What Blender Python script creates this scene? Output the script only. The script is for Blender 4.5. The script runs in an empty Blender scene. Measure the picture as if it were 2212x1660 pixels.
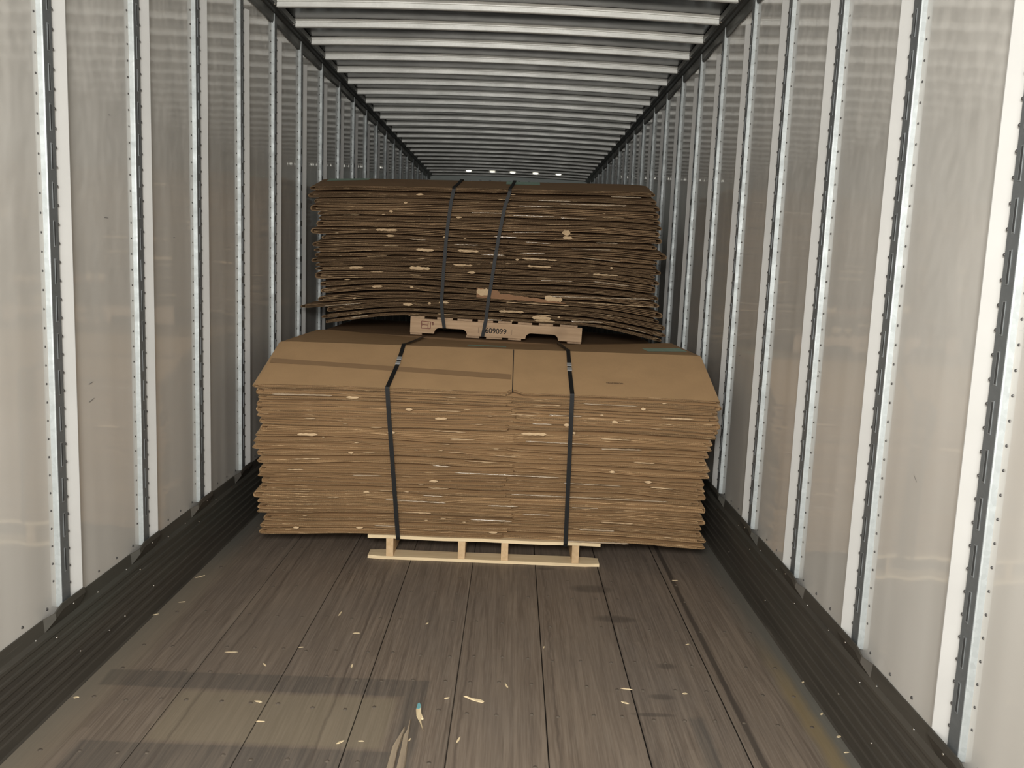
import bpy, math, random
from mathutils import Vector, Matrix

S = bpy.context.scene
C = S.collection
random.seed(11)

# ------------------------------------------------------------------ camera
cd = bpy.data.cameras.new('camera')
cam = bpy.data.objects.new('camera', cd); C.objects.link(cam)
cd.sensor_fit = 'HORIZONTAL'; cd.sensor_width = 36.0
cd.lens = 36.0 * 1859.6 / 2212.0
cd.clip_start = 0.05; cd.clip_end = 100
cam.matrix_world = Matrix(((0.99921, -0.039665, -0.002523, 0.1449),
                           (0.002966, 0.137723, -0.990466, 0.0),
                           (0.039634, 0.989676, 0.137732, 1.448),
                           (0, 0, 0, 1)))
S.camera = cam

# ------------------------------------------------------------------ world, light, exposure
w = bpy.data.worlds.new('world'); S.world = w; w.use_nodes = True
w.node_tree.nodes['Background'].inputs[0].default_value = (0.92, 0.97, 1.0, 1)
w.node_tree.nodes['Background'].inputs[1].default_value = 0.12
S.view_settings.view_transform = 'Standard'
S.view_settings.look = 'None'
S.view_settings.exposure = 0.12
S.view_settings.gamma = 1.0
S.view_settings.use_curve_mapping = False


def area(name, loc, rot, sx, sy, power, col):
    l = bpy.data.lights.new(name, 'AREA'); l.shape = 'RECTANGLE'; l.size = sx; l.size_y = sy
    l.energy = power; l.color = col
    o = bpy.data.objects.new(name, l); C.objects.link(o); o.location = loc; o.rotation_euler = rot
    return o


# area lights inside the trailer, behind the camera
area('door_light', (-0.1, -1.2, 1.5), (math.radians(80), 0, 0), 2.1, 2.1, 80, (1.0, 0.99, 0.965))  # stands for light from the rear doors, moved inside the opening
area('added_rear_lamp', (-0.02, -0.32, 1.95), (math.radians(77), 0, 0), 0.7, 0.45, 100, (1.0, 0.985, 0.955))  # added lamp close behind the camera, so the deep interior falls darker

# ------------------------------------------------------------------ tags and mesh helpers


def tag(o, label=None, cat=None, group=None, kind=None):
    if label: o['label'] = label
    if cat: o['category'] = cat
    if group: o['group'] = group
    if kind: o['kind'] = kind
    return o


def empty(name, loc, parent=None):
    o = bpy.data.objects.new(name, None); C.objects.link(o); o.location = loc
    o.empty_display_size = 0.1
    return o


class MB:
    """collects faces with a material slot each, then links one mesh object"""

    def __init__(s): s.v = []; s.f = []; s.m = []

    def face(s, idx, mi=0): s.f.append(idx); s.m.append(mi)

    def pts(s, ps):
        n = len(s.v); s.v += [tuple(p) for p in ps]; return n

    def quad(s, a, b, c, d, mi=0):
        n = s.pts([a, b, c, d]); s.face((n, n + 1, n + 2, n + 3), mi)

    def box(s, x0, x1, y0, y1, z0, z1, mi=0, jit=0):
        P = [(x, y, z) for x in (x0, x1) for y in (y0, y1) for z in (z0, z1)]
        if jit: P = [tuple(c + random.uniform(-jit, jit) for c in p) for p in P]
        n = s.pts(P)
        for q in ((0, 1, 3, 2), (4, 6, 7, 5), (0, 4, 5, 1), (2, 3, 7, 6), (0, 2, 6, 4), (1, 5, 7, 3)):
            s.face(tuple(n + i for i in q), mi)

    def dome(s, c, r, h, nrm, n=6, mi=0):
        nrm = Vector(nrm).normalized()
        a = nrm.orthogonal().normalized(); b = nrm.cross(a); c = Vector(c)
        r1 = s.pts([c + r * (a * math.cos(t) + b * math.sin(t)) for t in [2 * math.pi * k / n for k in range(n)]])
        r2 = s.pts([c + nrm * h * .7 + .7 * r * (a * math.cos(t) + b * math.sin(t)) for t in [2 * math.pi * k / n for k in range(n)]])
        top = s.pts([c + nrm * h])
        for k in range(n):
            j = (k + 1) % n
            s.face((r1 + k, r1 + j, r2 + j, r2 + k), mi); s.face((r2 + k, r2 + j, top), mi)

    def grid(s, rows, mi=0, closed=False):
        """rows: list of equal-length point lists"""
        n = len(rows[0]); base = [s.pts(r) for r in rows]
        for i in range(len(rows) - 1):
            for k in range(n if closed else n - 1):
                j = (k + 1) % n
                s.face((base[i] + k, base[i] + j, base[i + 1] + j, base[i + 1] + k), mi)
        return base

    def build(s, name, mats, parent=None, loc=(0, 0, 0), smooth=False):
        me = bpy.data.meshes.new(name)
        L = Vector(loc)
        me.from_pydata([tuple(Vector(p) - L) for p in s.v], [], s.f)
        for m in (mats if isinstance(mats, (list, tuple)) else [mats]): me.materials.append(m)
        me.polygons.foreach_set('material_index', s.m)
        if smooth: me.polygons.foreach_set('use_smooth', [True] * len(me.polygons))
        me.update()
        o = bpy.data.objects.new(name, me); C.objects.link(o); o.location = L
        if parent:
            o.parent = parent
            o.location = L - parent.location if parent.parent is None else L - parent.location - parent.parent.location
        return o


# ------------------------------------------------------------------ materials
class NT:
    def __init__(s, name):
        s.mat = bpy.data.materials.new(name); s.mat.use_nodes = True
        s.t = s.mat.node_tree; s.b = s.t.nodes['Principled BSDF']

    def n(s, kind, **kw):
        o = s.t.nodes.new(kind)
        for k, v in kw.items(): setattr(o, k, v)
        return o

    def link(s, a, b): s.t.links.new(a, b)

    def set(s, node, name, v):
        if isinstance(v, (int, float, tuple, list)): node.inputs[name].default_value = v
        else: s.link(v, node.inputs[name])

    def math(s, op, a, b=None, c=None, clamp=False):
        o = s.n('ShaderNodeMath', operation=op, use_clamp=clamp)
        for i, v in enumerate((a, b, c)):
            if v is None: continue
            s.set(o, i, v)
        return o.outputs[0]

    def coords(s, scale=(1, 1, 1), world=False):
        g = s.n('ShaderNodeNewGeometry').outputs['Position'] if world else s.n('ShaderNodeTexCoord').outputs['Object']
        m = s.n('ShaderNodeMapping'); s.link(g, m.inputs[0]); m.inputs['Scale'].default_value = scale
        return m.outputs[0]

    def xyz(s, world=True):
        g = s.n('ShaderNodeNewGeometry').outputs['Position'] if world else s.n('ShaderNodeTexCoord').outputs['Object']
        x = s.n('ShaderNodeSeparateXYZ'); s.link(g, x.inputs[0]); return x.outputs

    def noise(s, vec, scale=1, detail=4, rough=.55, dist=0):
        o = s.n('ShaderNodeTexNoise'); s.link(vec, o.inputs['Vector'])
        o.inputs['Scale'].default_value = scale; o.inputs['Detail'].default_value = detail
        o.inputs['Roughness'].default_value = rough; o.inputs['Distortion'].default_value = dist
        return o.outputs['Fac']

    def ramp(s, fac, stops, interp='LINEAR'):
        o = s.n('ShaderNodeValToRGB'); s.link(fac, o.inputs[0]); o.color_ramp.interpolation = interp
        e = o.color_ramp.elements
        while len(e) < len(stops): e.new(.5)
        for k, (p, c) in enumerate(stops):
            e[k].position = p; e[k].color = (c, c, c, 1) if isinstance(c, (int, float)) else (*c, 1)
        return o.outputs[0]

    def mix(s, fac, a, b, blend='MIX'):
        o = s.n('ShaderNodeMix', data_type='RGBA', blend_type=blend)
        for i, v in ((0, fac), (6, a), (7, b)):
            if isinstance(v, (int, float)): o.inputs[i].default_value = v if i == 0 else (v, v, v, 1)
            elif isinstance(v, tuple): o.inputs[i].default_value = (*v, 1) if len(v) == 3 else v
            else: s.link(v, o.inputs[i])
        return o.outputs[2]

    def bump(s, h, strength=.3, dist=.01):
        o = s.n('ShaderNodeBump'); s.link(h, o.inputs['Height'])
        o.inputs['Strength'].default_value = strength; o.inputs['Distance'].default_value = dist
        s.link(o.outputs[0], s.b.inputs['Normal'])

    def out(s, col=None, rough=.5, metal=0, spec=None):
        if col is not None:
            if isinstance(col, tuple): s.b.inputs['Base Color'].default_value = (*col, 1)
            else: s.link(col, s.b.inputs['Base Color'])
        s.set(s.b, 'Roughness', rough); s.set(s.b, 'Metallic', metal)
        if spec is not None: s.b.inputs['Specular IOR Level'].default_value = spec
        return s.mat


def m_panel():
    t = NT('glossy_white_wall_lining')
    g = t.xyz()
    n1 = t.noise(t.coords((1, 1, 1), True), 1.3, 3)
    scr = t.noise(t.coords((1, 3, 60), True), 1.5, 3)
    col = t.mix(t.ramp(n1, [(.35, 0.0), (.7, 1.0)]), (.545, .52, .47), (.60, .575, .525))
    marks = t.ramp(scr, [(.0, 0.0), (.76, 0.0), (.8, .35)])
    col = t.mix(marks, col, (.3, .29, .28))
    waveY = t.noise(t.coords((1, 5, .25), True), 1.0, 1)
    waveZ = t.noise(t.coords((1, 6, 5.0), True), 1.0, 2)
    up = t.math('MULTIPLY_ADD', g[2], .55, -.55, clamp=True)
    h = t.math('ADD', t.math('MULTIPLY', waveY, 1.0), t.math('MULTIPLY', t.math('MULTIPLY', waveZ, up), 2.4))
    t.bump(h, .6, .014)
    m = t.out(col, .32, 0, .5)
    t.b.inputs['Coat Weight'].default_value = 1.0; t.b.inputs['Coat IOR'].default_value = 1.75; t.b.inputs['Coat Roughness'].default_value = .05
    return m


def m_floor():
    t = NT('worn_laminated_hardwood_floor')
    g = t.xyz()
    x, y = g[0], g[1]
    # laminated strips 3 cm wide, boards 30.3 cm wide
    sid = t.math('FLOOR', t.math('DIVIDE', x, .0303))
    yblk = t.math('FLOOR', t.math('DIVIDE', t.math('ADD', y, t.math('MULTIPLY', sid, .377)), 1.15))
    cmb = t.n('ShaderNodeCombineXYZ'); t.link(sid, cmb.inputs[0]); t.link(yblk, cmb.inputs[1])
    wn = t.n('ShaderNodeTexWhiteNoise', noise_dimensions='2D'); t.link(cmb.outputs[0], wn.inputs[0])
    bid = t.math('FLOOR', t.math('DIVIDE', t.math('ADD', x, .0), .3034))
    cb = t.n('ShaderNodeCombineXYZ'); t.link(bid, cb.inputs[0])
    wb = t.n('ShaderNodeTexWhiteNoise', noise_dimensions='2D'); t.link(cb.outputs[0], wb.inputs[0])
    grain = t.noise(t.coords((60, 1.6, 1), True), 1.0, 5, .65, .6)
    grain2 = t.noise(t.coords((190, 5, 1), True), 1.0, 3, .6)
    blot = t.noise(t.coords((2.2, 1.1, 1), True), 1.0, 4, .6)
    col = t.mix(wn.outputs[0], (.165, .128, .096), (.235, .185, .138))
    col = t.mix(t.ramp(grain, [(.38, 0.0), (.62, .85)]), col, (.098, .074, .056))
    col = t.mix(t.ramp(grain2, [(.45, 0.0), (.7, .5)]), col, (.30, .25, .195))
    col = t.mix(t.ramp(blot, [(.35, 0.0), (.7, .55)]), col, (.135, .113, .095))
    col = t.mix(t.math('MULTIPLY', wb.outputs[0], .25), col, (.21, .16, .115))

    def band(v, a, b, s):  # soft box mask
        up = t.math('SMOOTH_MIN', 1.0, t.math('DIVIDE', t.math('SUBTRACT', v, a), s, clamp=True), 0.0)
        dn = t.math('DIVIDE', t.math('SUBTRACT', b, v), s, clamp=True)
        return t.math('MULTIPLY', up, dn)
    wob = t.math('MULTIPLY', t.math('SUBTRACT', t.noise(t.coords((9, 9, 1), True), 1, 3), .5), .03)
    xw = t.math('ADD', x, wob); yw = t.math('ADD', y, t.math('MULTIPLY', wob, .4))
    # scuffed grey margins beside the steel liner, an ochre worn track on the right
    edge = t.math('DIVIDE', t.math('SUBTRACT', t.math('ABSOLUTE', t.math('ADD', x, t.math('MULTIPLY', wob, .6))), 1.12), .1, clamp=True)
    col = t.mix(t.math('MULTIPLY', edge, .75), col, (.135, .135, .115))
    col = t.mix(t.math('MULTIPLY', band(xw, 1.13, 1.215, .03), t.math('MULTIPLY', band(y, 1.0, 3.3, .5), .6)), col, (.26, .19, .09))
    lt = t.math('MULTIPLY', t.math('DIVIDE', t.math('SUBTRACT', -1.1, xw), .05, clamp=True), .45)
    col = t.mix(t.math('MULTIPLY', lt, band(y, 1.0, 4.2, .5)), col, (.27, .215, .15))
    # darker rectangular bands near the doors, with a paler patch between
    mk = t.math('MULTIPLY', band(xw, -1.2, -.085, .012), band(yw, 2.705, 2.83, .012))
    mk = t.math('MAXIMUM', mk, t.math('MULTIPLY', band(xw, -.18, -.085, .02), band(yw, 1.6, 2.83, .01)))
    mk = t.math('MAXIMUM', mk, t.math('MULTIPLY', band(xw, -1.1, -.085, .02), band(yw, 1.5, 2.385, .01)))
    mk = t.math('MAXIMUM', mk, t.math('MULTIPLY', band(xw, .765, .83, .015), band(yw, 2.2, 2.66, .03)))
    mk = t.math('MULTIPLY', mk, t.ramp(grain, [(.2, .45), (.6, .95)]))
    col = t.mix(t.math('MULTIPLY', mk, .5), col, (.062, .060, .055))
    pal = t.math('MULTIPLY', band(xw, -.92, -.18, .03), band(yw, 2.385, 2.705, .02))
    col = t.mix(t.math('MULTIPLY', pal, .5), col, (.235, .195, .130))
    for (sx, sy, rx, ry) in ((.763, 3.008, .035, .025), (.705, 2.774, .045, .022), (.657, 2.654, .075, .013), (.55, 3.75, .10, .05),
                             (.62, 3.42, .09, .04), (.35, 4.0, .05, .03), (.9, 4.6, .05, .05)):
        dx = t.math('DIVIDE', t.math('SUBTRACT', xw, sx), rx); dy = t.math('DIVIDE', t.math('SUBTRACT', yw, sy), ry)
        d = t.math('ADD', t.math('MULTIPLY', dx, dx), t.math('MULTIPLY', dy, dy))
        col = t.mix(t.math('MULTIPLY', t.math('SUBTRACT', 1.3, d, clamp=True), .5), col, (.05, .042, .035))
    # dark stained groove on the right-hand boards
    gr = t.math('MULTIPLY', band(t.math('MULTIPLY_ADD', wob, .3, x), .935, .962, .006), band(y, 1.5, 4.9, .3))
    col = t.mix(t.math('MULTIPLY', gr, .75), col, (.040, .032, .026))
    for xs in (-.845, -.40, .02, .33, .60):
        col = t.mix(t.math('MULTIPLY', band(xw, xs, xs + .016, .007), .38), col, (.06, .045, .036))
    # joints between boards
    fx = t.math('FRACT', t.math('DIVIDE', t.math('ADD', x, 3.034), .3034))
    jt = t.math('LESS_THAN', t.math('ABSOLUTE', t.math('SUBTRACT', fx, .0)), .009)
    jt = t.math('MULTIPLY', jt, t.math('LESS_THAN', t.math('ABSOLUTE', x), 1.19))
    col = t.mix(t.math('MULTIPLY', jt, .9), col, (.008, .006, .005))
    h = t.math('SUBTRACT', t.math('MULTIPLY', grain, .25), jt)
    t.bump(h, .5, .004)
    return t.out(col, t.ramp(blot, [(.3, .5), (.7, .72)]), 0, .35)


def m_card(name, face=True, base=(.42, .262, .130), dark=.8):
    t = NT(name)
    oi = t.n('ShaderNodeObjectInfo').outputs['Random']
    v = t.math('MULTIPLY_ADD', oi, .50, .72)
    if face:
        n = t.noise(t.coords((3, 3, 3)), 2, 4)
        n2 = t.noise(t.coords((260, 260, 260)), 1, 2)
        col = t.mix(t.ramp(n, [(.3, 0.0), (.7, 1.0)]), base, tuple(c * .88 for c in base))
        col = t.mix(t.math('MULTIPLY', t.ramp(n2, [(.45, 0.0), (.7, 1.0)]), .3), col, tuple(c * .78 for c in base))
        t.bump(n, .12, .02)
        return t.out(col, .72, 0, .25)
    # cut edge: fluting between the liners, torn light fibres
    g = t.xyz(False)
    fl = t.math('SINE', t.math('MULTIPLY', t.math('ADD', g[0], t.math('MULTIPLY', oi, .01)), 2 * math.pi / .0088))
    n = t.noise(t.coords((5, 1, 55)), 1.0, 4, .7)
    torn = t.noise(t.coords((9, 2, 170)), 1.0, 4, .7)
    long = t.noise(t.coords((1.1, 1, 130)), 1.0, 3, .6)
    ra = t.n('ShaderNodeVectorMath', operation='ADD')
    b2 = tuple(c * dark for c in base)
    col = t.mix(t.ramp(fl, [(.25, 0.0), (.8, .38)]), b2, tuple(c * .38 for c in b2))
    col = t.mix(t.ramp(long, [(.42, 0.0), (.56, .85)]), col, tuple(c * .74 for c in base))
    col = t.mix(t.ramp(torn, [(.59, 0.0), (.65, .75)]), col, (.58, .40, .22))
    vv = t.n('ShaderNodeHueSaturation'); t.link(col, vv.inputs['Color']); t.link(v, vv.inputs['Value'])
    vv.inputs['Saturation'].default_value = 1.0
    t.bump(t.math('ADD', fl, t.math('MULTIPLY', n, 2.0)), .35, .003)
    return t.out(vv.outputs[0], .8, 0, .2)


def m_wood(name, a, b, axis=0, rough=.75):
    t = NT(name)
    sc = [45, 45, 45]; sc[axis] = 2.5
    g = t.noise(t.coords(tuple(sc)), 1, 4, .6, .5)
    k = t.noise(t.coords((4, 4, 4)), 1, 3)
    col = t.mix(t.ramp(g, [(.3, 0.0), (.7, 1.0)]), a, b)
    col = t.mix(t.math('MULTIPLY', t.ramp(k, [(.55, 0.0), (.75, .4)]), 1.0), col, tuple(c * .6 for c in b))
    t.bump(g, .3, .003)
    return t.out(col, rough, 0, .25)


def m_metal(name, base, rough, metal=1.0, spangle=0.0, coat=0):
    t = NT(name)
    if spangle:
        vo = t.n('ShaderNodeTexVoronoi'); t.link(t.coords((90, 90, 90), True), vo.inputs['Vector']); vo.inputs['Scale'].default_value = 1
        n = t.noise(t.coords((3, 3, 12), True), 2, 3)
        col = t.mix(t.math('MULTIPLY', vo.outputs['Color'], spangle), base, tuple(c * .55 for c in base))
        col = t.mix(t.ramp(n, [(.4, 0.0), (.75, .4)]), col, tuple(c * .7 for c in base))
        r = t.ramp(n, [(.3, rough), (.7, min(1, rough + .15))])
        return t.out(col, r, metal)
    n = t.noise(t.coords((4, 4, 4), True), 1, 3)
    return t.out(t.mix(n, base, tuple(c * .8 for c in base)), rough, metal)


def m_plain(name, col, rough=.5, metal=0, spec=.5):
    return NT(name).out(col, rough, metal, spec)


PANEL = m_panel()
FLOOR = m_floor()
CREAM = m_metal('white_painted_panel_edge', (.54, .53, .50), .7, 0)
GALV = m_metal('galvanised_steel', (.43, .455, .445), .45, .35, .4)
TRACK_SHADED = m_metal('galvanised_track_shaded', (.17, .18, .18), .5, .35, .3)  # same galvanised steel as the channel, its shade put into a darker colour
SLOTLIP = m_metal('pressed_slot_lip', (.28, .295, .295), .45, .5)
HOLE = m_plain('dark_void', (.01, .01, .01), .9)
SLOT = m_plain('slot_inside', (.035, .036, .035), .8)
RIVET = m_plain('dark_rivet', (.12, .115, .11), .4, .6)
BRIGHT = m_plain('bright_rivet', (.85, .85, .82), .2, 1.0)
SCUFF = NT('dark_scuff_liner_steel')
_n = SCUFF.noise(SCUFF.coords((8, 1.2, 14), True), 1, 4, .6, .4)
_g = SCUFF.noise(SCUFF.coords((3, .5, 3), True), 1, 3)
_c = SCUFF.mix(SCUFF.ramp(_n, [(.35, 0.0), (.7, 1.0)]), (.048, .042, .034), (.072, .063, .050))
_c = SCUFF.mix(SCUFF.ramp(_g, [(.5, 0.0), (.75, .5)]), _c, (.045, .055, .045))
_s = SCUFF.noise(SCUFF.coords((40, 1.6, 70), True), 1, 3, .7)
_c = SCUFF.mix(SCUFF.ramp(_s, [(.66, 0.0), (.74, .45)]), _c, (.17, .15, .125))
SCUFF = SCUFF.out(_c, .62, 0, .28)
ROOF = m_metal('thin_aluminium_roof_skin', (.045, .045, .044), .2, 1.0)
BOW = m_metal('galvanised_roof_bow', (.74, .73, .68), .45, .3, .2)
RAIL = m_metal('dark_aluminium_top_rail', (.13, .13, .12), .38, .8, .2)
NOSE = m_metal('pale_front_bulkhead', (.80, .86, .80), .5, 0)
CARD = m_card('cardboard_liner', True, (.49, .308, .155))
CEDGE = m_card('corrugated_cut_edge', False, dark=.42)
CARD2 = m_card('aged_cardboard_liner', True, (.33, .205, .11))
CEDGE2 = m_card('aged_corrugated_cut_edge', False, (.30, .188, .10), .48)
FOLD = m_plain('kraft_fold', (.50, .345, .20), .75, 0, .2)
TORN = m_wood('torn_kraft_paper', (.62, .45, .27), (.50, .35, .20), 0, .85)
BTAPE = m_plain('brown_paper_tape', (.30, .185, .095), .5, 0, .4)
GREEN = m_wood('green_paper_sticker', (.44, .60, .47), (.36, .52, .41), 1, .6)
STRAP = m_plain('black_polyester_strap', (.014, .014, .0135), .5, 0, .2)
SEAL = m_plain('zinc_strap_seal', (.62, .62, .60), .35, .6)
INK = m_plain('black_ink', (.02, .016, .013), .8)
INKS = m_plain('brown_print_ink', (.13, .08, .045), .8)
INKR = m_plain('red_brown_ink', (.17, .045, .035), .8)
INKG = m_plain('faded_ink', (.30, .20, .12), .8)
PINE = m_wood('fresh_pine', (.80, .64, .41), (.68, .52, .31))
PINEY = m_wood('fresh_pine_block', (.66, .47, .28), (.54, .37, .20), 1)
OLDP = m_wood('used_pallet_pine', (.58, .40, .25), (.44, .29, .17))
OLDPY = m_wood('used_pallet_board', (.50, .35, .22), (.38, .25, .15), 1)
CHIP = m_wood('pale_wood_splinter', (.80, .66, .42), (.66, .50, .30), 1)
WORN = m_wood('weathered_wood_splinter', (.36, .29, .20), (.25, .195, .14), 1)
BLUE = m_plain('blue_paint', (.16, .38, .40), .7)
t = NT('clear_packing_tape')
t.b.inputs['Alpha'].default_value = .55
TAPE = t.out((.55, .42, .28), .12, 0, .9)
GLOW = NT('bright_spot_glow')
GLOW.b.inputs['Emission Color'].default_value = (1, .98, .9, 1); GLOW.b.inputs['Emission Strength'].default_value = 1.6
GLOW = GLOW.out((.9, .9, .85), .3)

W = 1.27
Y0, Y1 = -1.6, 14.1
SP = .6096
ORD = ['first', 'second', 'third', 'fourth', 'fifth', 'sixth', 'seventh', 'eighth', 'ninth', 'tenth', 'eleventh', 'twelfth',
       'thirteenth', 'fourteenth', 'fifteenth', 'sixteenth', 'seventeenth', 'eighteenth', 'nineteenth', 'twentieth',
       'twenty-first', 'twenty-second', 'twenty-third', 'twenty-fourth', 'twenty-fifth', 'twenty-sixth', 'twenty-seventh',
       'twenty-eighth', 'twenty-ninth', 'thirtieth']

# ------------------------------------------------------------------ the setting
mb = MB()
for k in range(-4, 4):   # eight boards with eased edges
    x0, x1 = k * .3034 + .0012, (k + 1) * .3034 - .0012
    if k == -4: x0 = -W
    if k == 3: x1 = W
    mb.grid([[(x0, y, -.012), (x0, y, -.001), (x0 + .0012, y, 0), (x1 - .0012, y, 0), (x1, y, -.001), (x1, y, -.012)] for y in (Y0, Y1)])
mb.box(-W, W, Y0, Y1, -.05, -.012)
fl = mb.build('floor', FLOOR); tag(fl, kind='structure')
mb = MB()
y = .9
while y < 6.2:
    for k in range(-4, 4):
        for d in (.045, .15, .258):
            if random.random() < .85:
                mb.dome((k * .3034 + d + random.uniform(-.008, .008), y + random.uniform(-.012, .012), 0), .0075, .003, (0, 0, 1), 7)
    y += .305 if random.random() < .8 else .2
o = mb.build('floor_screw_heads', m_metal('floor_screw', (.20, .165, .13), .45, .5), fl, smooth=True); tag(o, kind='stuff')

FAR_L, FAR_R = 2.729, 2.035     # where the raised seam at a post ends, per side


def seams(side):
    f = FAR_L if side < 0 else FAR_R
    while f > Y0 + SP: f -= SP
    out = []
    while f < Y1: out.append(f); f += SP
    return out


def wall(side):
    X = lambda d: side * (W - d)
    mb = MB()
    ys = []
    ss = seams(side)
    prev = Y0
    n = 10
    rows = []
    for k in range(n * 27 + 1):
        y = Y0 + (Y1 - Y0) * k / (n * 27)
        rows.append([(X(.0008 * math.sin(y * 31 + z * 2)), y, z) for z in (.28, .7, 1.1, 1.5, 1.9, 2.3, 2.55, 2.76)])
    mb.grid(rows)
    mb.box(min(X(-.03), X(-.002)), max(X(-.03), X(-.002)), Y0, Y1, 0, 2.83)
    wl = mb.build('wall_left' if side < 0 else 'wall_right', PANEL, smooth=True); tag(wl, kind='structure')
    mb = MB()
    for f in ss:
        if f - .135 > Y0 and f < 8:
            z = .40
            while z < 2.72:
                mb.dome((X(0), f - .128, z), .0042, .003, (-side, 0, 0), 6); z += .0572
        for q in range(4):
            yy = f + .03 + q * (SP - .16) / 3.3
            if yy < 8: mb.dome((X(0), yy, .325), .0055, .004, (-side, 0, 0), 6)
    o = mb.build('rivets', RIVET, wl, smooth=True); tag(o, kind='stuff')
    # scuff marks on the lining
    mb = MB()
    for (y, z, l, s) in ([(2.86, .93, .035, .25), (2.86, .99, .03, .2), (3.0, 1.55, .03, .0), (3.05, 1.9, .012, 0), (3.6, 1.5, .02, .1), (2.2, .9, .05, .3)] if side < 0 else
                         [(4.6, 1.25, .02, 1.), (4.62, 1.2, .02, .6), (4.2, 1.05, .03, -.2), (3.1, 1.1, .018, .3), (2.3, .9, .02, .8), (5.2, 1.3, .02, .5)]):
        mb.quad((X(.0022), y, z), (X(.0022), y + l, z + l * s), (X(.0022), y + l, z + l * s + .0022), (X(.0022), y, z + .003))
    o = mb.build('scuff_marks', m_plain('scuff', (.2, .19, .18), .7), wl)
    # corrugated scuff liner at the foot of the wall
    prof = [(.030, 0.0), (.022, .004), (.022, .035)]
    for r in range(6):
        z = .04 + r * .036
        prof += [(.0185, z), (.0185, z + .020), (.0235, z + .023), (.0235, z + .033)]
    prof += [(.010, .262), (.008, .285), (.006, .303), (.001, .303)]
    rows = []
    ysamp = [Y0]
    for f in ss:
        ysamp += [f - .205, f - .185, f - .14, f - .02, f, f + .012]
    ysamp.append(Y1)
    for y in ysamp:
        b = 0; h = 0
        for f in ss:
            if f - .19 < y < f + .005: b = .028; h = .030 if y > f - .16 else .015
        rows.append([(X(d + b * min(1, max(0, (z - .268) / .012))), y, z + (h if z > .27 else 0)) for d, z in prof])
    mb = MB(); mb.grid(rows)
    sc = mb.build('baseboard_left' if side < 0 else 'baseboard_right', SCUFF); tag(sc, kind='structure')
    mb = MB()
    for f in ss:
        for (dy, z, d) in ((-.17, .235, .030), (-.06, .305, .031), (.12, .262, .012), (.34, .262, .012), (-.06, .13, .036), (.2, .10, .024), (-.28, .10, .024)):
            if z > .2 or random.random() < .4: mb.dome((X(d), f + dy + random.uniform(-.02, .02), z), .0045, .003, (-side, 0, .3), 6)
    o = mb.build('liner_rivets', BRIGHT, sc, smooth=True); tag(o, kind='stuff')
    # top rail
    mb = MB()
    pr = [(.002, 2.745), (.006, 2.735), (.012, 2.75), (.014, 2.785), (.020, 2.790), (.036, 2.792), (.044, 2.800), (.058, 2.803), (.062, 2.830)]
    yk = [Y0 + (Y1 - Y0) * i / 60 for i in range(61)]
    mb.grid([[(X(d), y, z + (random.uniform(-.006, .006) if d < .01 else 0)) for d, z in pr] for y in yk])
    tr = mb.build('trim_1' if side < 0 else 'trim_2', RAIL); tag(tr, kind='structure')
    mb = MB()
    for k in range(-2, 24):
        yb = 4.95 + .4064 * k
        for dy in (-.022, .022): mb.dome((X(.052), yb + dy, 2.801), .006, .004, (-side * .5, -.4, -1), 6)
    o = mb.build('rail_rivets', BRIGHT, tr, smooth=True); tag(o, kind='stuff')
    # daubs of sealant under the rail
    return ss


SL = wall(-1); SR = wall(1)

mb = MB()
rows = []
for k in range(0, 80):
    y = Y0 + (Y1 - Y0) * k / 79
    rows.append([(x, y, 2.832 + .022 * (1 - (x / 1.27) ** 2) + .0012 * math.sin(y * 7.7 + x * 3)) for x in [-1.27 + 2.54 * i / 12 for i in range(13)]])
mb.grid(rows); mb.box(-W, W, Y0, Y1, 2.86, 2.9)
o = mb.build('ceiling', ROOF, smooth=False); tag(o, kind='structure')
mb = MB(); mb.box(-W, W, Y1, Y1 + .05, 0, 2.9)
for z in (2.66, 2.74): mb.box(-1.25, 1.25, Y1 - .03, Y1, z, z + .035)
for k in range(12): mb.box(-1.2 + k * .21, -1.17 + k * .21, Y1 - .012, Y1, .0, 2.66)
wb = mb.build('wall_back', NOSE); tag(wb, kind='structure')
mb = MB()
for k in range(12):
    x = -.78 + k * .155; mb.box(x, x + .035, Y1 - .045, Y1 - .03, 2.70, 2.765)
mb.build('fittings', GALV, wb)


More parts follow.
